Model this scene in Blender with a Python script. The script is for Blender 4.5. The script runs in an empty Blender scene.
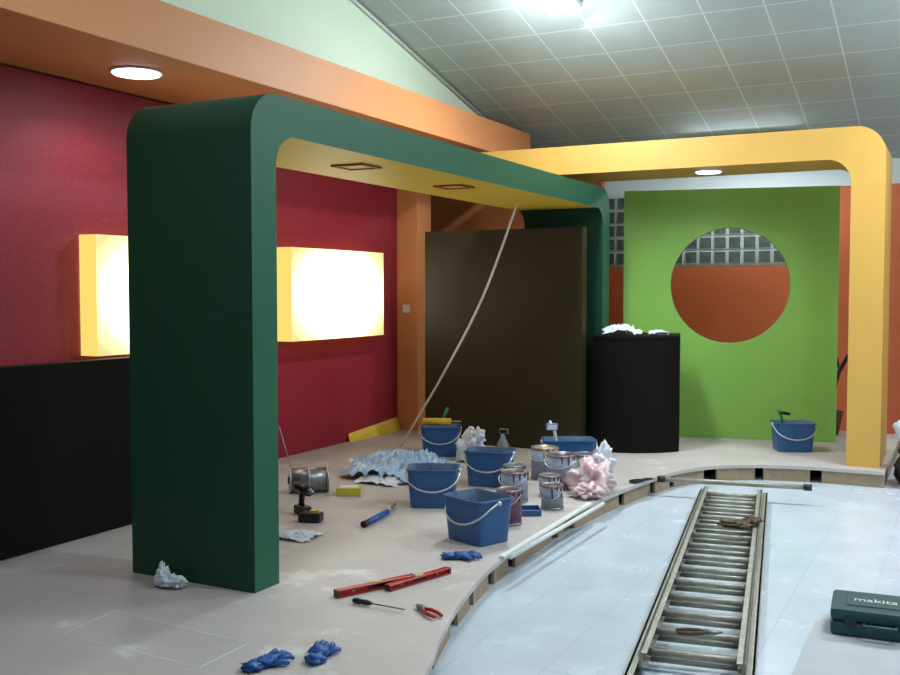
import bpy, bmesh, math, random
from mathutils import Vector, Matrix, noise
random.seed(7)
sc=bpy.context.scene
try:
    sc.view_settings.view_transform='Standard'
except Exception: pass

# ---------------------------------------------------------------- materials
def lin(c):
    r=[]
    for v in c:
        v/=255
        r.append(v/12.92 if v<=.04045 else ((v+.055)/1.055)**2.4)
    return (*r,1)
MATS={}
def mat(name,c,rough=.6,metal=0,var=.08,scale=8,bump=0,bscale=60,trans=0,alpha=1,spec=.5,c2=None,splat=None,sscale=6,sth=.62):
    if name in MATS: return MATS[name]
    m=bpy.data.materials.new(name); m.use_nodes=True
    nt=m.node_tree; b=nt.nodes['Principled BSDF']
    col=lin(c)
    tc=nt.nodes.new('ShaderNodeTexCoord')
    nz=nt.nodes.new('ShaderNodeTexNoise'); nz.inputs['Scale'].default_value=scale; nz.inputs['Detail'].default_value=5
    nt.links.new(tc.outputs['Object'],nz.inputs['Vector'])
    mx=nt.nodes.new('ShaderNodeMix'); mx.data_type='RGBA'
    cc2=lin(c2) if c2 else tuple(min(1,v*(1+2.5*var)) for v in col[:3])+(1,)
    ca=col if c2 else tuple(v*(1-2.5*var) for v in col[:3])+(1,)
    mx.inputs[6].default_value=ca; mx.inputs[7].default_value=cc2
    nt.links.new(nz.outputs['Fac'],mx.inputs[0]); out=mx.outputs[2]
    if splat:
        n3=nt.nodes.new('ShaderNodeTexNoise'); n3.inputs['Scale'].default_value=sscale; n3.inputs['Detail'].default_value=8; n3.inputs['Roughness'].default_value=.65
        nt.links.new(tc.outputs['Object'],n3.inputs['Vector'])
        mr=nt.nodes.new('ShaderNodeMapRange'); mr.inputs[1].default_value=sth; mr.inputs[2].default_value=sth+.1; mr.inputs[4].default_value=.75
        nt.links.new(n3.outputs['Fac'],mr.inputs[0])
        m2=nt.nodes.new('ShaderNodeMix'); m2.data_type='RGBA'; nt.links.new(mr.outputs[0],m2.inputs[0]); nt.links.new(out,m2.inputs[6]); m2.inputs[7].default_value=lin(splat)
        out=m2.outputs[2]
    nt.links.new(out,b.inputs['Base Color'])
    b.inputs['Roughness'].default_value=rough; b.inputs['Metallic'].default_value=metal
    b.inputs['Specular IOR Level'].default_value=spec
    if trans: b.inputs['Transmission Weight'].default_value=trans
    if alpha<1: b.inputs['Alpha'].default_value=alpha
    if bump:
        n2=nt.nodes.new('ShaderNodeTexNoise'); n2.inputs['Scale'].default_value=bscale
        nt.links.new(tc.outputs['Object'],n2.inputs['Vector'])
        bp=nt.nodes.new('ShaderNodeBump'); bp.inputs['Strength'].default_value=bump; bp.inputs['Distance'].default_value=.01
        nt.links.new(n2.outputs['Fac'],bp.inputs['Height']); nt.links.new(bp.outputs[0],b.inputs['Normal'])
    MATS[name]=m; return m
def emis(name,c,s):
    if name in MATS: return MATS[name]
    m=bpy.data.materials.new(name); m.use_nodes=True; b=m.node_tree.nodes['Principled BSDF']
    b.inputs['Base Color'].default_value=lin(c); b.inputs['Emission Color'].default_value=lin(c); b.inputs['Emission Strength'].default_value=s
    MATS[name]=m; return m
def gridmat(name,c,cl,size,lw,axes=(0,1),rough=.5,bump=.0,var=.05,rough_noise=False,off=(0,0)):
    m=bpy.data.materials.new(name); m.use_nodes=True; nt=m.node_tree; b=nt.nodes['Principled BSDF']; L=nt.links
    tc=nt.nodes.new('ShaderNodeTexCoord'); sp=nt.nodes.new('ShaderNodeSeparateXYZ'); L.new(tc.outputs['Object'],sp.inputs[0])
    def M(op,a,bv=None):
        n=nt.nodes.new('ShaderNodeMath'); n.operation=op
        for i,v in enumerate((a,bv)):
            if v is None: continue
            if isinstance(v,(int,float)): n.inputs[i].default_value=v
            else: L.new(v,n.inputs[i])
        return n.outputs[0]
    ms=[]
    for k,ax in enumerate(axes):
        u=M('DIVIDE',M('ADD',sp.outputs[ax],50*size+off[k]),size)
        f=M('FRACT',u)
        ms.append(M('LESS_THAN',f,lw/size))
    line=M('MAXIMUM',ms[0],ms[1])
    nz=nt.nodes.new('ShaderNodeTexNoise'); nz.inputs['Scale'].default_value=3; nz.inputs['Detail'].default_value=6
    L.new(tc.outputs['Object'],nz.inputs['Vector'])
    mx0=nt.nodes.new('ShaderNodeMix'); mx0.data_type='RGBA'
    col=lin(c); mx0.inputs[6].default_value=tuple(v*(1-2*var) for v in col[:3])+(1,); mx0.inputs[7].default_value=tuple(min(1,v*(1+2*var)) for v in col[:3])+(1,)
    L.new(nz.outputs['Fac'],mx0.inputs[0])
    mx=nt.nodes.new('ShaderNodeMix'); mx.data_type='RGBA'; L.new(line,mx.inputs[0]); L.new(mx0.outputs[2],mx.inputs[6]); mx.inputs[7].default_value=lin(cl)
    L.new(mx.outputs[2],b.inputs['Base Color'])
    b.inputs['Roughness'].default_value=rough
    if rough_noise:
        r=M('ADD',M('MULTIPLY',nz.outputs['Fac'],.25),rough-.1); L.new(r,b.inputs['Roughness'])
    return m

# ---------------------------------------------------------------- builder
class B:
    def __init__(s,name,loc=(0,0,0),rz=0,rot=None):
        s.name=name; s.bm=bmesh.new(); s.mats=[]; s.loc=loc; s.rot=rot or (0,0,rz)
    def mi(s,m):
        if m not in s.mats: s.mats.append(m)
        return s.mats.index(m)
    def add(s,vs,fs,m,smooth=False,M=None):
        i=s.mi(m); bv=[s.bm.verts.new(M@Vector(v) if M else Vector(v)) for v in vs]
        out=[]
        for f in fs:
            try:
                fc=s.bm.faces.new([bv[k] for k in f]); fc.material_index=i; fc.smooth=smooth; out.append(fc)
            except ValueError: pass
        return bv,out
    def box(s,c,sz,m,bev=0,M=None,rz=0):
        x,y,z=[v/2 for v in sz]
        T=Matrix.Translation(c)@Matrix.Rotation(rz,4,'Z')
        if M: T=M@T
        vs=[(-x,-y,-z),(x,-y,-z),(x,y,-z),(-x,y,-z),(-x,-y,z),(x,-y,z),(x,y,z),(-x,y,z)]
        fs=[(3,2,1,0),(4,5,6,7),(0,1,5,4),(1,2,6,5),(2,3,7,6),(3,0,4,7)]
        bv,ff=s.add(vs,fs,m,M=T)
        if bev:
            ed=set(e for f in ff for e in f.edges)
            bmesh.ops.bevel(s.bm,geom=list(ed),offset=bev,segments=2,affect='EDGES',profile=.5)
    def lathe(s,prof,m,seg=24,M=None,smooth=True,sx=1,sy=1):
        vs=[];fs=[]
        for r,z in prof:
            for k in range(seg):
                a=2*math.pi*k/seg; vs.append((r*math.cos(a)*sx,r*math.sin(a)*sy,z))
        for j in range(len(prof)-1):
            for k in range(seg):
                fs.append((j*seg+k,j*seg+(k+1)%seg,(j+1)*seg+(k+1)%seg,(j+1)*seg+k))
        fs.append(tuple(range(seg))[::-1]); fs.append(tuple((len(prof)-1)*seg+k for k in range(seg)))
        s.add(vs,fs,m,smooth,M)
    def cyl(s,p0,p1,r,m,r1=None,seg=14):
        p0=Vector(p0);p1=Vector(p1);d=p1-p0
        M=Matrix.Translation(p0)@d.to_track_quat('Z','Y').to_matrix().to_4x4()
        s.lathe([(r,0),(r if r1 is None else r1,d.length)],m,seg,M)
    def tube(s,pts,r,m,seg=8):
        pts=[Vector(p) for p in pts]; n=len(pts); vs=[];fs=[]
        rr=r if isinstance(r,(list,tuple)) else [r]*n
        up=Vector((0,0,1))
        t0=(pts[1]-pts[0]).normalized()
        nrm=t0.cross(up); 
        if nrm.length<.1: nrm=t0.cross(Vector((1,0,0)))
        nrm.normalize()
        for i,p in enumerate(pts):
            t=(pts[min(i+1,n-1)]-pts[max(i-1,0)]).normalized()
            nrm=(nrm-t*nrm.dot(t)).normalized(); b=t.cross(nrm)
            for k in range(seg):
                a=2*math.pi*k/seg; vs.append(p+(nrm*math.cos(a)+b*math.sin(a))*rr[i])
        for j in range(n-1):
            for k in range(seg): fs.append((j*seg+k,j*seg+(k+1)%seg,(j+1)*seg+(k+1)%seg,(j+1)*seg+k))
        fs.append(tuple(range(seg))[::-1]); fs.append(tuple((n-1)*seg+k for k in range(seg)))
        s.add(vs,fs,m,True)
    def prism(s,pts,z0,z1,m,M=None,smooth=False):
        n=len(pts); vs=[(x,y,z0) for x,y in pts]+[(x,y,z1) for x,y in pts]
        fs=[tuple(range(n))[::-1],tuple(range(n,2*n))]+[(k,(k+1)%n,n+(k+1)%n,n+k) for k in range(n)]
        s.add(vs,fs,m,smooth,M)
    def blob(s,c,sz,m,amp=.25,fr=2.5,seed=0,sub=4,flat=True,smooth=True):
        b2=bmesh.new(); bmesh.ops.create_icosphere(b2,subdivisions=sub,radius=1)
        vs=[]
        for v in b2.verts:
            p=v.co.copy(); q0=p*fr+Vector((seed*7.3,seed,0))
            k=1+amp*noise.noise(q0)*1.6-amp*1.1*(abs(noise.noise(q0*2.2)))+amp*.3*noise.noise(q0*5)
            p*=k; q=Vector((p.x*sz[0],p.y*sz[1],p.z*sz[2]))
            if flat: q.z=max(q.z,-sz[2]*.55)
            vs.append(q+Vector(c))
        fs=[tuple(v.index for v in f.verts) for f in b2.faces]; b2.free()
        s.add(vs,fs,m,smooth)
    def sheet(s,c,sx,sy,h,m,seed=0,n=34,fr=4,rz=0):
        vs=[];fs=[]
        for j in range(n):
            for i in range(n):
                u=i/(n-1)*2-1; v=j/(n-1)*2-1
                rr=max(0,1-(u*u+v*v)*.55)
                px=u*sx/2*(1+.3*noise.noise(Vector((v*2.5,seed,u)))); py=v*sy/2*(1+.35*noise.noise(Vector((u*2.5,seed+5,v))))
                z=.003+h*((1-abs(noise.noise(Vector((u*fr,v*fr*.6,seed))))*2.2)*.55+.3+.25*noise.noise(Vector((u*fr*2.5,v*fr*2.5,seed))))*(.12+rr)
                x2=px*math.cos(rz)-py*math.sin(rz); y2=px*math.sin(rz)+py*math.cos(rz)
                vs.append((c[0]+x2,c[1]+y2,c[2]+max(.002,z)))
        for j in range(n-1):
            for i in range(n-1): fs.append((j*n+i,j*n+i+1,(j+1)*n+i+1,(j+1)*n+i))
        s.add(vs,fs,m,True)
    def done(s):
        bmesh.ops.recalc_face_normals(s.bm,faces=s.bm.faces[:])
        me=bpy.data.meshes.new(s.name); s.bm.to_mesh(me); s.bm.free()
        for m in s.mats: me.materials.append(m)
        o=bpy.data.objects.new(s.name,me); bpy.context.collection.objects.link(o)
        o.location=s.loc; o.rotation_euler=s.rot
        return o

# ---------------------------------------------------------------- palette
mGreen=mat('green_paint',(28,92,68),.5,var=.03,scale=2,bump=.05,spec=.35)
mGreenShade=mat('green_paint_shaded',(24,64,46),.55,var=.03,scale=2,bump=.05,spec=.3)  # darker copy of the arch green, shade of the unlit faces painted in
mYel=mat('yellow_paint',(205,160,76),.5,var=.03,scale=2,bump=.05)
mGold=mat('gold_lining',(216,182,58),.5,var=.04,scale=2)
mOr=mat('orange_paint',(208,136,82),.5,var=.04,scale=2)
mOrW=mat('terracotta_paint',(194,94,50),.55,var=.06,scale=3)
mOrDk=mat('brick_red_paint',(140,52,28),.55,var=.06,scale=3)
mRed=mat('red_wallcovering',(142,26,42),.55,var=.17,scale=42,bump=.35,bscale=90)
mBlk=mat('black_laminate',(14,14,10),.6,var=.1,scale=4,spec=.12)
mBrn=mat('dark_brown_laminate',(46,38,22),.45,var=.08,scale=3,spec=.25)
mLime=mat('lime_paint',(130,180,78),.5,var=.03,scale=2)
mPale=mat('pale_mint_paint',(224,244,222),.7,var=.02,scale=1)
mWhite=mat('white_paint',(205,212,214),.7,var=.03,scale=1)
mPlat=mat('mdf_board',(184,177,173),.5,var=.07,scale=2.5,bump=.06,bscale=25,splat=(214,213,212),sscale=3.2,sth=.57)
mPly=mat('plywood_edge',(160,140,114),.7,var=.12,scale=14)
mVoidShade=mat('void_shade',(16,14,12),.9,var=.1)  # near-black strip that paints in the shade behind the skirt gaps
mTrim=mat('trim_white',(215,222,218),.5,var=.02)
mBlue=mat('blue_plastic',(36,84,136),.38,var=.06,scale=6,splat=(120,145,170),sscale=12,sth=.7)
mBlueIn=mat('blue_plastic_stained',(50,90,135),.45,var=.1,scale=20,c2=(130,148,166))
mWire=mat('handle_wire',(205,205,200),.35,metal=.6,var=.03)
mAlu=mat('aluminium',(176,176,170),.35,metal=.75,var=.06,scale=12)
mPole=mat('pole_aluminium',(205,202,192),.4,metal=.2,var=.04)
mLad=mat('weathered_aluminium',(126,126,116),.45,metal=.4,var=.14,scale=18,c2=(186,184,172),splat=(62,60,52),sscale=26,sth=.62)
mTin=mat('tin',(140,142,146),.35,metal=.7,var=.08,scale=10)
mLabel=mat('can_label',(132,142,160),.5,var=.12,scale=18,splat=(80,60,70),sscale=20,sth=.58)
mLabelR=mat('can_label_maroon',(106,66,90),.5,var=.12,scale=18,splat=(170,170,180),sscale=20,sth=.6)
mPaintW=mat('paint_white',(208,205,195),.3)
mPaintM=mat('paint_maroon',(95,25,40),.3)
mPaintO=mat('paint_ochre',(196,140,60),.3)
mBagW=mat('plastic_bag_white',(215,220,230),.3,var=.05,scale=9)
mBagP=mat('plastic_bag_pink',(204,140,146),.3,var=.1,scale=16,c2=(236,232,236),splat=(190,80,70),sscale=14,sth=.64)
mBagB=mat('plastic_sheet_blue',(80,145,205),.25,var=.1,scale=7,c2=(210,228,240))
mNit=mat('nitrile_blue',(34,88,156),.45,var=.08,scale=25)
mRedT=mat('tool_red',(166,26,34),.35,var=.05)
mBlkP=mat('black_plastic',(20,20,22),.4,var=.1)
mTeal=mat('teal_plastic',(10,68,70),.5,var=.05,bump=.1,bscale=200)
mCloth=mat('cotton_rag',(205,210,220),.9,var=.06,scale=14)
mBrownC=mat('brown_cloth',(96,76,62),.9,var=.15,scale=20)
mGreyB=mat('grey_board',(176,180,184),.7,var=.05,scale=5)
mGlass=mat('glass_block',(40,46,46),.12,var=.4,scale=14,c2=(110,116,112))
mMort=mat('mortar',(190,195,192),.7,var=.05)
mGreenH=mat('green_handle',(40,120,60),.4)
mYelB=mat('yellow_card',(205,190,70),.6,var=.06)
mFluff=mat('roller_fleece',(205,165,60),.95,var=.12,scale=60,bump=.5)
mDrkLeaf=mat('dark_leaf',(26,34,22),.5,var=.2)
mTubeE=emis('tube_glow',(236,244,255),40)
mDown=emis('downlight_glow',(214,218,255),8)
mFloor=gridmat('white_floor_tile',(196,208,220),(178,190,202),.4,.005,rough=.22,var=.05,rough_noise=True)
mCeil=gridmat('acoustic_tile',(172,184,184),(208,218,218),.5,.014,rough=.85,var=.05)

# ---------------------------------------------------------------- camera
cd=bpy.data.cameras.new("camera"); cam=bpy.data.objects.new("camera",cd)
bpy.context.collection.objects.link(cam); sc.camera=cam
cd.lens=40; cd.sensor_width=36
cam.location=(0,0,1.65); cam.rotation_euler=(math.radians(90-2.66),0,math.radians(27.2))

# ---------------------------------------------------------------- room
b=B('floor'); b.box((-.8,4.6,-.05),(11.6,15.4,.1),mFloor); b.done()
BY=12.2
def cz(y): return 3.12+.23*(BY-y) if y>3 else 3.12+.23*(BY-3)-.2*(3-y)
b=B('ceiling')
for y0,y1 in ((3,BY+.1),(-3.1,3)):
    b.add([(-6.6,y0,cz(y0)),(5,y0,cz(y0)),(5,y1,cz(y1)),(-6.6,y1,cz(y1)),(-6.6,y0,cz(y0)+.08),(5,y0,cz(y0)+.08),(5,y1,cz(y1)+.08),(-6.6,y1,cz(y1)+.08)],
      [(0,3,2,1),(4,5,6,7),(0,1,5,4),(1,2,6,5),(2,3,7,6),(3,0,4,7)],mCeil)
b.done()
def yzslab(name,x,th,pts,m):
    b=B(name); n=len(pts)
    vs=[(x,y,z) for y,z in pts]+[(x-th,y,z) for y,z in pts]
    b.add(vs,[tuple(range(n)),tuple(range(n,2*n))[::-1]]+[(k,(k+1)%n,n+(k+1)%n,n+k) for k in range(n)],m); return b.done()
yzslab('wall_left_upper',-4.8,.12,[(-3,3.44),(10.7,3.44),(10.8,cz(10.8)),(3,cz(3)),(-3,cz(-3))],mPale)
b=B('trim_1'); b.tube([(-4.78,3,cz(3)-.03),(-4.78,10.7,cz(10.7)-.03)],.02,mTrim,seg=4); b.done()
yzslab('wall_left',-6.5,.1,[(-3,0),(BY,0),(BY,cz(BY)),(3,cz(3)),(-3,cz(-3))],mWhite)
yzslab('wall_right',4.9,-.1,[(-3,0),(BY,0),(BY,cz(BY)),(3,cz(3)),(-3,cz(-3))],mWhite)
b=B('wall_front'); b.box((-.8,-3.05,2),(11.6,.1,4),mWhite); b.done()
b=B('wall_back'); b.box((-.8,BY+.06,1.6),(11.6,.12,3.2),mWhite); b.done()
b=B('terracotta_wall_panel')
b.box((-3.9,BY-.02,.97),(5.2,.04,1.94),mOrW); b.box((1.2,BY-.02,1.42),(5.0,.04,2.84),mOrW); b.done()
b=B('window_1')
bs=.172
b.box((-3.9,BY-.01,2.4),(5.15,.02,.9),mMort)
for i in range(30):
    for j in range(5):
        b.box((-1.32-.09-i*bs,BY-.03,1.965+.09+j*bs),(bs-.022,.03,bs-.022),mGlass,bev=.008)
b.done()

b=B('wall_red'); b.box((-5.53,4.2,1.615),(.12,10.38,2.94),mRed); b.done()
b=B('orange_bulkhead')
b.box((-5.01,4.8,3.265),(1.18,11.6,.33),mOr,bev=.004); b.done()
b=B('orange_column'); b.box((-5.42,9.55,1.61),(.4,.3,2.935),mOr,bev=.004)
b.box((-5.36,9.395,1.46),(.09,.012,.09),mTrim,bev=.003); b.done()
b=B('wall_partition'); b.box((-5.3,10.65,1.61),(1.8,.1,2.935),mOr); b.box((-3.98,10.65,1.61),(.82,.1,2.935),mOrDk); b.done()

b=B('black_low_wall'); b.box((-4.81,3.2,.683),(.1,5.2,1.08),mBlk,bev=.004); b.done()

def lbmat():
    m=bpy.data.materials.new('lit_acrylic'); m.use_nodes=True; nt=m.node_tree; L=nt.links
    bs=nt.nodes['Principled BSDF']; tc=nt.nodes.new('ShaderNodeTexCoord')
    mp=nt.nodes.new('ShaderNodeMapping'); mp.inputs['Scale'].default_value=(0,1.15,1.9)
    L.new(tc.outputs['Object'],mp.inputs[0])
    ln=nt.nodes.new('ShaderNodeVectorMath'); ln.operation='LENGTH'; L.new(mp.outputs[0],ln.inputs[0])
    cr=nt.nodes.new('ShaderNodeValToRGB'); L.new(ln.outputs['Value'],cr.inputs[0])
    e=cr.color_ramp.elements; e[0].position=.62; e[0].color=(1,.95,.78,1); e[1].position=.95; e[1].color=(1,.86,.36,1)
    sr=nt.nodes.new('ShaderNodeMapRange'); sr.inputs[1].default_value=.65; sr.inputs[2].default_value=1.1; sr.inputs[3].default_value=3.4; sr.inputs[4].default_value=.88
    L.new(ln.outputs['Value'],sr.inputs[0])
    L.new(cr.outputs[0],bs.inputs['Emission Color']); L.new(sr.outputs[0],bs.inputs['Emission Strength'])
    bs.inputs['Base Color'].default_value=(.12,.11,.07,1); bs.inputs['Roughness'].default_value=.4
    return m
mLB=lbmat(); mLBs=emis('lit_acrylic_side',(255,226,116),.95)
MATS['lit_acrylic_side'].node_tree.nodes['Principled BSDF'].inputs['Base Color'].default_value=(.12,.1,.04,1)
for y in (5.8,8.04):
    b=B('wall_light_box',(-5.465,y,1.62))
    x1=.16; w=.79; h=.42
    b.add([(x1,-w,-h),(x1,w,-h),(x1,w,h),(x1,-w,h)],[(0,1,2,3)],mLB)
    b.add([(0,-w,-h),(x1,-w,-h),(x1,-w,h),(0,-w,h),(0,w,-h),(x1,w,-h),(x1,w,h),(0,w,h)],[(0,1,2,3),(4,5,6,7),(0,1,5,4),(2,3,7,6)],mLBs)
    b.done()

# ---------------------------------------------------------------- arches
def arc(cx,cy,r,a0,a1,n=10):
    return [(cx+r*math.cos(math.radians(a0+(a1-a0)*k/n)),cy+r*math.sin(math.radians(a0+(a1-a0)*k/n))) for k in range(n+1)]
def arch(name,outer,inner,d0,d1,axis,mo,mi_,ms0,ms1=None,gold=None):
    b=B(name); n=len(outer)
    def P(p,d): return (d,p[0],p[1]) if axis=='X' else (p[0],d,p[1])
    for k in range(n-1):
        o0,o1,i0,i1=outer[k],outer[k+1],inner[k],inner[k+1]
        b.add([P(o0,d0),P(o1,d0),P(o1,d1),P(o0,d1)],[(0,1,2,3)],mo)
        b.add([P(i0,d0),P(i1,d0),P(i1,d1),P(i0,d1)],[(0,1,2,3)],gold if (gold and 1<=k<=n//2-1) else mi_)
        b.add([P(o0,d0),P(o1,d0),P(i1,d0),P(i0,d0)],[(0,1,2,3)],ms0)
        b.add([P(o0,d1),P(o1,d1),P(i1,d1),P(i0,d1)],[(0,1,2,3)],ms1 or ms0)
    for k in (0,n-1):
        b.add([P(outer[k],d0),P(outer[k],d1),P(inner[k],d1),P(inner[k],d0)],[(0,1,2,3)],mo)
    bmesh.ops.remove_doubles(b.bm,verts=b.bm.verts,dist=.0001)
    return b
y0,y1,z1,t=3.94,9.5,2.645,.2; ro,ri=.2,.16
outer=[(y0,.141)]+arc(y0+ro,z1-ro,ro,180,90)+arc(y1-ro,z1-ro,ro,90,0)+[(y1,.141)]
inner=[(y0+t,.141)]+arc(y0+t+ri,z1-t-ri,ri,180,90)+arc(y1-t-ri,z1-t-ri,ri,90,0)+[(y1-t,.141)]
b=arch('green_arch',outer,inner,-3.94,-3.12,'X',mGreenShade,mGreenShade,mGreen,gold=mGold)
for yy in (5.43,6.8):
    for dx,dy,sx,sy in ((0,-.1,.24,.03),(0,.1,.24,.03),(-.105,0,.03,.17),(.105,0,.03,.17)):
        b.box((-3.46+dx,yy+dy,z1-t-.006),(sx,sy,.012),mOrDk)
    b.box((-3.46,yy,z1-t-.003),(.18,.17,.006),mGold)
b.done()
x1,z1y,ty=-.61,3.05,.27; ro,ri=.24,.2
outer=[(-4.41,z1y)]+arc(x1-ro,z1y-ro,ro,90,0)+[(x1,.141)]
inner=[(-4.41,z1y-ty)]+arc(x1-ty-ri,z1y-ty-ri,ri,90,0)+[(x1-ty,.141)]
arch('yellow_arch',outer,inner,9.2,10.0,'Y',mYel,mYel,mYel).done()

b=B('dark_display_panel'); b.box((-3.98,8.87,1.192),(1.66,.12,2.1),mBrn,bev=.003); b.done()

def smoothpts(pts,n=6,closed=False):
    out=[]
    for i in range(len(pts)-1):
        p0=pts[max(i-1,0)];p1=pts[i];p2=pts[i+1];p3=pts[min(i+2,len(pts)-1)]
        for k in range(n):
            t=k/n
            out.append(tuple(.5*((2*p1[a])+(-p0[a]+p2[a])*t+(2*p0[a]-5*p1[a]+4*p2[a]-p3[a])*t*t+(-p0[a]+3*p1[a]-3*p2[a]+p3[a])*t**3) for a in range(len(p1))))
    out.append(tuple(pts[-1])); return out
cp=[(-3.1,8.98),(-2.95,8.955),(-2.78,8.98),(-2.62,9.05),(-2.47,9.16),(-2.36,9.3)]
cps=smoothpts(cp,4)+[(-2.52,9.95),(-3.1,9.95)]
b=B('curved_counter'); b.prism(cps,.142,1.2,mBlk); b.prism([(x,y-.006 if y<9.8 else y) for x,y in cps],1.202,1.23,mBlk); b.done()

b=B('lime_panel_with_round_window',(-2.13,10.375,0),math.radians(11.5))
L_,R_,Bz,Tz,cx0,cz0,r=-1.07,1.04,.142,2.69,0,1.705,.59
angs=sorted(set([2*math.pi*k/72 for k in range(72)]+[math.atan2(z-cz0,x)%(2*math.pi) for x in (L_,R_) for z in (Bz,Tz)]))
ci=[];co=[]
for a in angs:
    c,s_=math.cos(a),math.sin(a); ts=[]
    if c>1e-6: ts.append(R_/c)
    if c<-1e-6: ts.append(L_/c)
    if s_>1e-6: ts.append((Tz-cz0)/s_)
    if s_<-1e-6: ts.append((Bz-cz0)/s_)
    t_=min(ts); ci.append((r*c,cz0+r*s_)); co.append((t_*c,cz0+t_*s_))
n=len(angs)
for k in range(n):
    q=(k+1)%n
    for d in (0,.12): b.add([(ci[k][0],d,ci[k][1]),(ci[q][0],d,ci[q][1]),(co[q][0],d,co[q][1]),(co[k][0],d,co[k][1])],[(0,1,2,3)],mLime)
    b.add([(ci[k][0],0,ci[k][1]),(ci[q][0],0,ci[q][1]),(ci[q][0],.12,ci[q][1]),(ci[k][0],.12,ci[k][1])],[(0,1,2,3)],mLime)
    b.add([(co[k][0],0,co[k][1]),(co[q][0],0,co[q][1]),(co[q][0],.12,co[q][1]),(co[k][0],.12,co[k][1])],[(0,1,2,3)],mLime)
bmesh.ops.remove_doubles(b.bm,verts=b.bm.verts,dist=.0001)
b.done()

# ---------------------------------------------------------------- platform
edge=[(-1.45,-.5),(-1.5,1.2),(-1.62,2.4),(-1.86,3.4),(-2.0,3.8),(-2.16,4.35),(-2.29,5.06),(-2.35,6.1),(-2.32,6.9),(-2.23,7.7),(-2.08,8.35),(-1.76,8.8),(-1.23,9.0),(-.56,9.03)]
es=smoothpts(edge,8)
b=B('stage_platform')
poly=es+[(-.56,11.5),(-5.47,11.5),(-5.47,-.5)]
b.prism(poly,.112,.14,mPlat)
def nrm(i,pts):
    a=Vector(pts[max(i-1,0)]);c=Vector(pts[min(i+1,len(pts)-1)]);t=(c-a).normalized(); return Vector((-t.y,t.x))
n=len(es)
off=[Vector(p)+nrm(i,es)*.03 for i,p in enumerate(es)]
off2=[Vector(p)+nrm(i,es)*.05 for i,p in enumerate(es)]
inn=[Vector(p)+nrm(i,es)*.3 for i,p in enumerate(es)]
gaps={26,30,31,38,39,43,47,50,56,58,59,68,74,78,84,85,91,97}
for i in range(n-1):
    b.add([(*inn[i],.0),(*inn[i+1],.0),(*inn[i+1],.112),(*inn[i],.112)],[(0,1,2,3)],mVoidShade)
    if i in gaps:
        continue
    b.add([(*off[i],.001),(*off[i+1],.001),(*off[i+1],.112),(*off[i],.112),(*off2[i],.001),(*off2[i+1],.001),(*off2[i+1],.112),(*off2[i],.112)],
      [(0,1,2,3),(4,7,6,5),(0,4,5,1),(3,2,6,7),(0,3,7,4),(1,5,6,2)],mPly)
b.box((-.58,10.25,.054),(.03,2.3,.106),mPly)
b.done()
b=B('access_hatch')
hp=[Vector((-3.5,3.08)),Vector((-2.7,3.05)),Vector((-2.7,3.36)),Vector((-3.54,3.42))]
mSeam=mat('hatch_seam',(200,206,204),.6)
for k in range(4):
    p,q=hp[k],hp[(k+1)%4]; d=(q-p).normalized(); nn=Vector((-d.y,d.x))*.004
    b.prism([tuple(p-nn),tuple(q-nn),tuple(q+nn),tuple(p+nn)],.1402,.1412,mSeam)
b.done()

# ---------------------------------------------------------------- fixtures
def downlight(x,y,z,r,e=14,name='recessed_downlight'):
    b=B(name,(x,y,z)); b.lathe([(r+.012,-.001),(r+.012,-.008),(r,-.01)],mTrim,28)
    b.lathe([(r-.003,-.01),(r-.008,-.018),(r*.6,-.022)],mDown,28); b.done()
    l=bpy.data.lights.new('downlight_lamp','SPOT'); l.energy=e; l.spot_size=2.6; l.spot_blend=.6; l.color=(.93,.93,1); l.shadow_soft_size=.08
    o=bpy.data.objects.new('downlight_lamp',l); o.location=(x,y,z-.06); bpy.context.collection.objects.link(o)
downlight(-4.9,5.0,3.098,.16,25); downlight(-2.17,9.55,z1y-ty,.12,16)
def fluo_or_fill(x,y,e,tw=0,pe=0,hl=.62,px=0):
    z=cz(y)
    sl=-math.atan(.23) if y>3 else math.atan(.2)
    b=B('fluorescent_or_fill_fixture',(x,y,z-.01))
    Mx=Matrix.Rotation(sl,4,'X')@Matrix.Rotation(tw,4,'Z')
    b.box((0,0,-.03),(2*hl,.3,.05),mTrim,M=Mx)
    for dy in (-.08,.08):
        b.cyl(Mx@Vector((-hl+.04,dy,-.085)),Mx@Vector((hl-.04,dy,-.085)),.019,mTubeE)
        for sx in (-hl+.02,hl-.02): b.box((sx,dy,-.075),(.03,.05,.05),mTrim,M=Mx)
    b.done()
    l=bpy.data.lights.new('fluorescent_or_fill_lamp','AREA'); l.shape='RECTANGLE'; l.size=1.2; l.size_y=.25; l.energy=e; l.color=(.88,.97,1)
    o=bpy.data.objects.new('fluorescent_or_fill_lamp',l); o.location=(x,y,z-.16); o.rotation_euler=(sl,0,tw); bpy.context.collection.objects.link(o)
    if pe:
        l=bpy.data.lights.new('ceiling_fill','POINT'); l.energy=pe; l.shadow_soft_size=.25; l.color=(.9,.97,1)  # extra point light added below the fixture to brighten the ceiling
        o=bpy.data.objects.new('ceiling_fill',l); o.location=(x,y,z-.7); bpy.context.collection.objects.link(o)
fluo_or_fill(-3.05,7.75,85,math.pi/2,50,.32); fluo_or_fill(.6,8.2,88,0,50); fluo_or_fill(.9,4.6,84,0,44); fluo_or_fill(-2.4,1.2,24,0,18); fluo_or_fill(-2.2,11.3,10)  # last two are added unseen fills: near the camera, behind the lime panel

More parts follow.
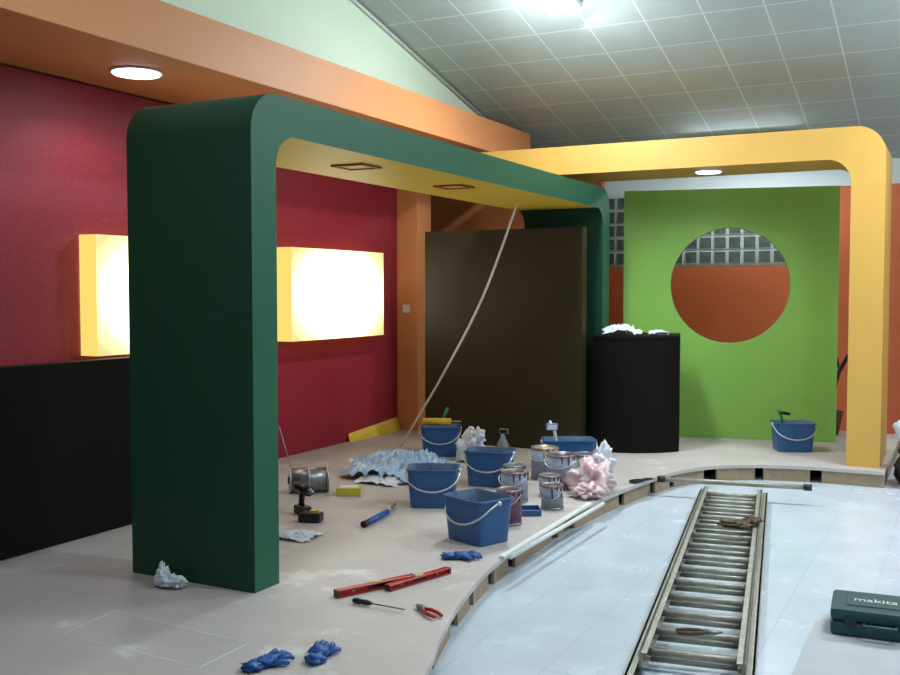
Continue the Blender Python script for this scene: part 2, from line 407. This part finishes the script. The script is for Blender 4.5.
# ---------------------------------------------------------------- buckets
def bucket(x,y,rz,w=.35,d=.28,h=.27,z=.141,mi_=None,name='paint_bucket',hs=-1,fill=None):
    b=B(name,(x,y,z),rz); N=64
    def loop(sx,sy,zz,e=9):
        o=[]
        for k in range(N):
            a=2*math.pi*k/N; c,s_=math.cos(a),math.sin(a)
            q=(abs(c)**e+abs(s_)**e)**(-1/e)
            o.append((sx*c*q,sy*s_*q,zz))
        return o
    def skin(loops,m,capb=False,capt=False):
        vs=[v for l in loops for v in l]; fs=[]
        for j in range(len(loops)-1):
            for k in range(N): fs.append((j*N+k,j*N+(k+1)%N,(j+1)*N+(k+1)%N,(j+1)*N+k))
        if capb: fs.append(tuple(range(N))[::-1])
        if capt: fs.append(tuple((len(loops)-1)*N+k for k in range(N)))
        b.add(vs,fs,m,False)
    a,c=w/2,d/2
    skin([loop(a*.87,c*.87,0),loop(a*.88,c*.88,.01),loop(a*.98,c*.98,h-.035),loop(a*.99,c*.99,h-.034),loop(a*1.0,c*1.0,h-.012),loop(a*1.05,c*1.05,h-.01),loop(a*1.06,c*1.06,h),loop(a*.97,c*.97,h+.002)],mBlue,capb=True)
    skin([loop(a*.97,c*.97,h+.002),loop(a*.94,c*.94,h-.03),loop(a*.85,c*.85,.06)],mBlueIn)
    skin([loop(a*.85,c*.85,.058),loop(a*.85,c*.85,.06)],fill or mPaintW,capt=True)
    pts=[]
    for k in range(17):
        t=math.pi*k/16
        pts.append((a*1.1*math.cos(t),hs*(c*.15+ (c*.92+.014)*math.sin(t)**.6) ,h-.02-.13*math.sin(t)))
    b.tube(pts,.006,mWire)
    for sx in (-1,1): b.cyl((sx*a*1.0,0,h-.02),(sx*a*1.12,0,h-.02),.014,mWire)
    return b
bucket(-2.6,5.43,math.radians(-22)).done()
bucket(-3.31,6.18,math.radians(24)).done()
bucket(-3.27,7.05,math.radians(12),fill=mBlkP).done()
b=bucket(-4.27,8.12,math.radians(24))
b.cyl((-.16,-.06,.315),(.1,-.06,.315),.032,mFluff); b.tube([(.1,-.06,.315),(.19,-.06,.315),(.19,.0,.31),(.02,.02,.31),(.02,.08,.33)],.005,mWire); b.tube([(.02,.08,.33),(.06,.13,.42)],.015,mGreenH); b.done()
b=bucket(-2.93,7.88,math.radians(28),w=.42)
b.tube([(-.08,0,.08),(-.12,0,.34),(-.16,0,.42)],[.012,.014,.01],mTrim); b.box((-.14,0,.37),(.1,.03,.06),mCloth,bev=.008); b.done()
b=bucket(-1.42,9.87,math.radians(24),w=.36)
b.tube([(-.05,.02,.07),(-.1,.03,.32),(-.14,.03,.38)],.012,mGreenH); b.tube([(-.12,.03,.36),(-.02,.03,.34)],[.02,.012],mBlkP)
b.done()

def can(x,y,r=.085,h=.19,lab=None,fill=None,lid=False,z=.141,rz=0):
    b=B('paint_can',(x,y,z),rz)
    b.lathe([(r*.97,0),(r,.004),(r,.012),(r*.97,.016)],mTin,28)
    b.lathe([(r*.97,.014),(r*.97,h-.02)],lab or mLabel,28)
    b.lathe([(r*.97,h-.02),(r,h-.012),(r,h-.002),(r*.96,h),(r*.86,h-.002),(r*.85,h-.012)],mTin,28)
    if lid: b.lathe([(r*.85,h-.013),(r*.84,h-.004),(r*.8,h-.006)],mTin,28)
    else: b.lathe([(r*.85,h-.014),(r*.84,h-.0118)],fill or mPaintW,28)
    for k in range(4):
        a=-1.2+k*.45; q=random.uniform(.03,.1)
        b.tube([(r*1.0*math.cos(a),r*1.0*math.sin(a),h-.004),(r*.99*math.cos(a),r*.99*math.sin(a),h-q)],[.007,.004],fill or mPaintW,6)
    pts=[(r*1.03*math.cos(math.pi*k/12),-r*.1-(r*1.0)*math.sin(math.pi*k/12)**.7,h-.03-.07*math.sin(math.pi*k/12)) for k in range(13)]
    b.tube(pts,.003,mWire,6)
    return b.done()
can(-2.6,5.9,.085,.23,mLabelR,mPaintM)
can(-2.85,6.56,.1,.22,None,mPaintM)
can(-3.0,6.9,.085,.2,mLabelR,mPaintM,lid=True)
can(-2.73,7.2,.12,.26,None,mPaintM)
can(-2.98,7.46,.11,.26,None,mPaintO)
can(-2.52,6.46,.08,.17,mLabel,mPaintM)
can(-2.69,6.84,.08,.16,mLabel,mPaintM,lid=True)
can(-2.66,7.52,.1,.22,None,mPaintW,lid=True)

b=B('plastic_bag'); b.blob((-2.44,7.1,.232),(.15,.16,.14),mBagP,.55,2.0,1); b.blob((-2.41,7.24,.35),(.08,.07,.13),mBagW,.5,2.6,4); b.blob((-2.42,6.9,.185),(.12,.1,.06),mBagP,.5,2.6,5); b.done()
b=B('plastic_bag'); b.blob((-3.88,7.92,.24),(.13,.11,.17),mBagW,.5,2.2,8); b.blob((-3.8,7.9,.37),(.07,.06,.08),mBagW,.5,2.6,14); b.done()
b=B('plastic_drop_sheet'); b.sheet((-4.15,7.15,.14),.72,.9,.2,mBagB,2,fr=5); b.sheet((-4.05,6.76,.14),.4,.34,.06,mBagW,7); b.done()
b=B('cotton_rag'); b.sheet((-3.62,4.98,.14),.26,.22,.04,mCloth,3,n=22,fr=6); b.done()
b=B('crumpled_plastic_scrap'); b.blob((-3.57,3.82,.178),(.085,.045,.045),mBagW,.5,2.2,6); b.blob((-3.62,3.83,.2),(.03,.03,.06),mBagW,.5,2.2,9); b.done()
b=B('folded_dust_cloth'); b.sheet((-2.9,9.22,1.235),.36,.24,.11,mCloth,11,n=22,fr=3.5,rz=.4); b.done()
b=B('folded_dust_cloth'); b.sheet((-2.6,9.42,1.235),.2,.16,.05,mCloth,15,n=14,rz=.4); b.box((-2.53,9.36,1.25),(.1,.05,.03),mBlkP,bev=.006); b.done()
def glove(x,y,rz,seed,z=.141,k_=1.0):
    b=B('nitrile_glove',(x,y,z),rz)
    b.blob((0,0,.018),(.06,.048,.02),mNit,.35,3,seed,sub=3)
    b.blob((-.075,.0,.016),(.05,.042,.018),mNit,.45,3,seed+3,sub=3)
    for k in range(4):
        yy=-.033+k*.022; l=(.045,.06,.055,.035)[k]; w=random.uniform(-.02,.02)
        b.tube([(.03,yy,.018),(.05+l*.45,yy*1.1+w*.4,.024+random.uniform(0,.01)),(.05+l,yy*1.3+w,.012)],[.013,.011,.008],mNit,8)
    b.tube([(0,-.035,.016),(.03,-.06,.02),(.05,-.07,.012)],[.014,.012,.009],mNit,8)
    b.done()
glove(-2.49,5.0,.5,1); glove(-2.47,3.2,1.3,2); glove(-2.34,3.38,1.9,5)

def level(p,q,h=.6,name='spirit_level'):
    p=Vector(p);q=Vector(q);l=(q-p).length; a=math.atan2(q.y-p.y,q.x-p.x); c=(p+q)/2
    b=B(name,(c.x,c.y,.142),a)
    b.box((0,0,.004),(l,.04,.006),mRedT,bev=.002); b.box((0,0,.03*h),(l*.98,.012,.044*h),mRedT); b.box((0,0,.056*h),(l,.04,.006),mRedT,bev=.002)
    for sx in (-1,1): b.box((sx*l/2,0,.03*h),(.012,.044,.066*h),mBlkP,bev=.003)
    b.cyl((-.03,0,.061*h),(.03,0,.061*h),.006,mYelB); b.box((0,0,.03*h),(.1,.018,.03*h),mBlkP)
    for sx in (-.3,.3): b.cyl((sx*l,-.01,.03*h),(sx*l,.01,.03*h),.012*h,mYelB)
    b.done()
level((-2.72,4.07),(-2.52,4.48))
level((-2.55,4.28),(-2.43,4.7),.5)
def screwdriver(p,q,z=.157,name='screwdriver'):
    p=Vector((*p,z));q=Vector((*q,z)); d=(q-p); b=B(name)
    M=Matrix.Translation(p)@d.to_track_quat('Z','Y').to_matrix().to_4x4()
    b.lathe([(.006,0),(.013,.006),(.015,.03),(.012,.05),(.014,.08),(.009,.105),(.006,.11)],mBlkP,12,M)
    b.lathe([(.004,.108),(.0035,d.length-.02),(.005,d.length-.012),(.001,d.length)],mTin,8,M); b.done()
screwdriver((-2.6,4.03),(-2.3,4.02)); 
def pliers(x,y,z,rz,mh):
    b=B('pliers',(x,y,z),rz)
    for s in (-1,1):
        b.tube([(0,0,.014),(-.04,s*.02,.014),(-.09,s*.026,.014),(-.14,s*.018,.014)],[.008,.01,.01,.008],mh)
        b.tube([(-.01,0,.014),(.02,s*.012,.014),(.06,s*.003,.014)],[.009,.011,.004],mTin)
    b.cyl((0,0,.004),(0,0,.026),.012,mTin); b.done()
pliers(-2.24,4.08,.142,2.6,mRedT)
b=B('paint_roller_pole'); b.cyl((-3.38,5.4,.163),(-3.43,5.75,.163),.02,mNit); b.cyl((-3.43,5.74,.162),(-3.5,5.96,.162),.013,mAlu); b.cyl((-3.375,5.36,.164),(-3.38,5.41,.164),.022,mBlkP); b.done()
b=B('cordless_drill',(-3.93,5.5,.141),-.5)
b.cyl((-.09,0,.17),(.07,0,.17),.034,mBlkP); b.cyl((.07,0,.17),(.12,0,.17),.026,mTin,r1=.016); b.cyl((.12,0,.17),(.18,0,.17),.005,mTin)
b.tube([(-.03,0,.15),(-.045,0,.09),(-.05,0,.04)],[.022,.02,.023],mBlkP); b.box((-.03,0,.03),(.13,.08,.058),mBlkP,bev=.01); b.box((-.09,0,.175),(.03,.06,.05),mTeal,bev=.008); b.box((-.012,0,.128),(.012,.016,.03),mRedT)
b.done()
b=B('charger_base',(-3.78,5.36,.141),.3); b.box((0,0,.03),(.15,.1,.06),mBlkP,bev=.012); b.box((.02,0,.065),(.06,.05,.02),mYelB,bev=.004); b.done()
b=B('metal_canister')
b.cyl((-4.46,6.06,.236),(-4.24,6.23,.236),.09,mTin,seg=28)
for t_ in (0,.5,1): 
    p=Vector((-4.46,6.06,.236)).lerp(Vector((-4.24,6.23,.236)),t_); d=Vector((.22,.17,0)).normalized()*.008; b.cyl(p-d,p+d,.094,mAlu,seg=28)
b.cyl((-4.475,6.05,.236),(-4.44,6.075,.236),.03,mBlkP)
b.done()
b=B('tape_carton',(-4.03,6.2,.141),.5); b.box((0,0,.03),(.18,.12,.06),mYelB,bev=.004); b.box((0,0,.061),(.13,.07,.004),mTrim); b.done()
b=B('welding_rod'); b.cyl((-4.62,6.35,.145),(-4.70,6.25,.6),.004,mAlu,seg=6); b.done()
b=B('aluminium_pole'); b.tube(smoothpts([(-4.8,8.3,.158),(-4.31,8.2,.84),(-3.84,8.1,1.58),(-3.45,8.0,2.43)],6),.011,mPole); b.done()
b=B('yellow_offcut'); b.add([(-5.4,8.35,.142),(-5.4,9.35,.142),(-5.46,9.35,.28),(-5.46,8.4,.22),(-5.415,8.35,.142),(-5.415,9.35,.142),(-5.467,9.35,.28),(-5.467,8.4,.22)],[(0,1,2,3),(4,7,6,5),(0,3,7,4),(1,5,6,2),(3,2,6,7),(0,4,5,1)],mGold); b.done()
b=B('edging_strip'); b.cyl((-2.24,5.1,.155),(-2.23,6.7,.155),.014,mTrim,seg=6); b.box((-2.31,5.9,.148),(.035,1.6,.014),mTrim,rz=.02); b.done()
b=B('spray_bottle',(-3.35,7.47,.141)); b.lathe([(.045,0),(.055,.01),(.055,.24),(.02,.31),(.018,.34)],mTin,20); b.box((.01,0,.36),(.08,.03,.04),mBlkP,bev=.006); b.box((-.03,0,.32),(.012,.014,.06),mBlkP); b.done()
b=B('paint_brush',(-2.27,7.62,.141),1.0); b.box((0,0,.015),(.1,.06,.022),mBlkP,bev=.006); b.tube([(.05,0,.016),(.1,0,.018),(.17,0,.016)],[.012,.014,.009],mBlkP); b.done()
b=B('paint_tray',(-2.65,6.2,.141),.5)
b.box((0,0,.006),(.26,.16,.01),mBlue); 
for sx,sy,w,d in ((0,.08,.27,.01),(0,-.08,.27,.01),(.13,0,.01,.17),(-.13,0,.01,.17)): b.box((sx,sy,.02),(w,d,.04),mBlue,bev=.003)
b.done()

# ---------------------------------------------------------------- ladder
pn=Vector((-.95,3.9,0)); pf=Vector((-1.59,8.0,0)); dd=pf-pn; ll=dd.length; ang=math.atan2(dd.y,dd.x)
b=B('extension_ladder',(pn.x,pn.y,.001),ang)
for (w,z0,x0,x1_) in ((.25,.036,0,ll),(.212,.082,.22,ll-.12)):
    for s in (-1,1):
        b.box(((x0+x1_)/2,s*w,z0),(x1_-x0,.014,.068),mLad,bev=.002)
        for zz in (-.031,.031): b.box(((x0+x1_)/2,s*(w-.012),z0+zz),(x1_-x0,.034,.006),mLad)
    k=x0+.12
    while k<x1_:
        b.cyl((k,-w+.005,z0),(k,w-.005,z0),.017,mLad,seg=10); k+=.275
for s in (-1,1): b.box((.0,s*.25,.035),(.06,.04,.068),mBlkP,bev=.005); 
b.cyl((ll-.03,-.55,.137),(ll-.03,.56,.137),.02,mLad)
for s in (-.55,.56): b.cyl((ll-.03,s-.03,.137),(ll-.03,s+.03,.137),.026,mBlkP)
b.done()
b=B('work_gloves'); b.blob((-1.28,6.5,.15),(.1,.06,.03),mBrownC,.35,2.2,3); b.blob((-1.2,6.68,.15),(.06,.07,.03),mBrownC,.35,2.2,9); b.done()
pliers(-.98,4.42,.122,.4,mBrownC)

b=B('power_tool_case',(-.33,5.2,.012),math.radians(4))
b.box((0,0,.036),(.44,.34,.068),mTeal,bev=.014); b.box((0,0,.1),(.44,.34,.06),mTeal,bev=.018)
b.box((0,0,.13),(.3,.2,.012),mTeal,bev=.005)
for sx in (-.13,.13): b.box((sx,-.175,.07),(.05,.014,.05),mBlkP,bev=.003)
b.tube([(-.07,-.17,.07),(-.07,-.215,.07),(.07,-.215,.07),(.07,-.17,.07)],.01,mTeal)
cu=bpy.data.curves.new('label','FONT'); cu.body='makita'; cu.size=.075; cu.extrude=.0006
tx=bpy.data.objects.new('label',cu); bpy.context.collection.objects.link(tx); tx.data.materials.append(mTrim)
case=b.done(); tx.parent=case; tx.location=(-.12,-.03,.137)
b=B('grey_board'); b.box((0.0,4.5,.006),(1.25,1.5,.01),mGreyB); b.done()

b=B('rubbish_bag'); b.blob((-.3,9.2,.18),(.2,.2,.3),mBlkP,.25,2.2,4); b.blob((-.3,9.2,.5),(.17,.15,.2),mBagW,.4,2.4,6); b.done()
b=B('potted_plant',(-1.25,11.2,.141))
b.lathe([(.1,0),(.14,.22),(.15,.24),(.13,.24),(.12,.2)],mBrownC,20)
for k in range(16):
    a=k*2.4; l=random.uniform(.25,.42); h=random.uniform(.45,.8)
    b.tube([(0,0,.2),(l*.3*math.cos(a),l*.3*math.sin(a),.2+h*.6),(l*.7*math.cos(a),l*.7*math.sin(a),.2+h*.9),(l*math.cos(a),l*math.sin(a),.2+h*.75)],[.006,.012,.016,.002],mDrkLeaf,5)
b.done()

w=bpy.data.worlds.new('world'); sc.world=w; w.use_nodes=True
w.node_tree.nodes['Background'].inputs[0].default_value=(.5,.55,.6,1); w.node_tree.nodes['Background'].inputs[1].default_value=.2
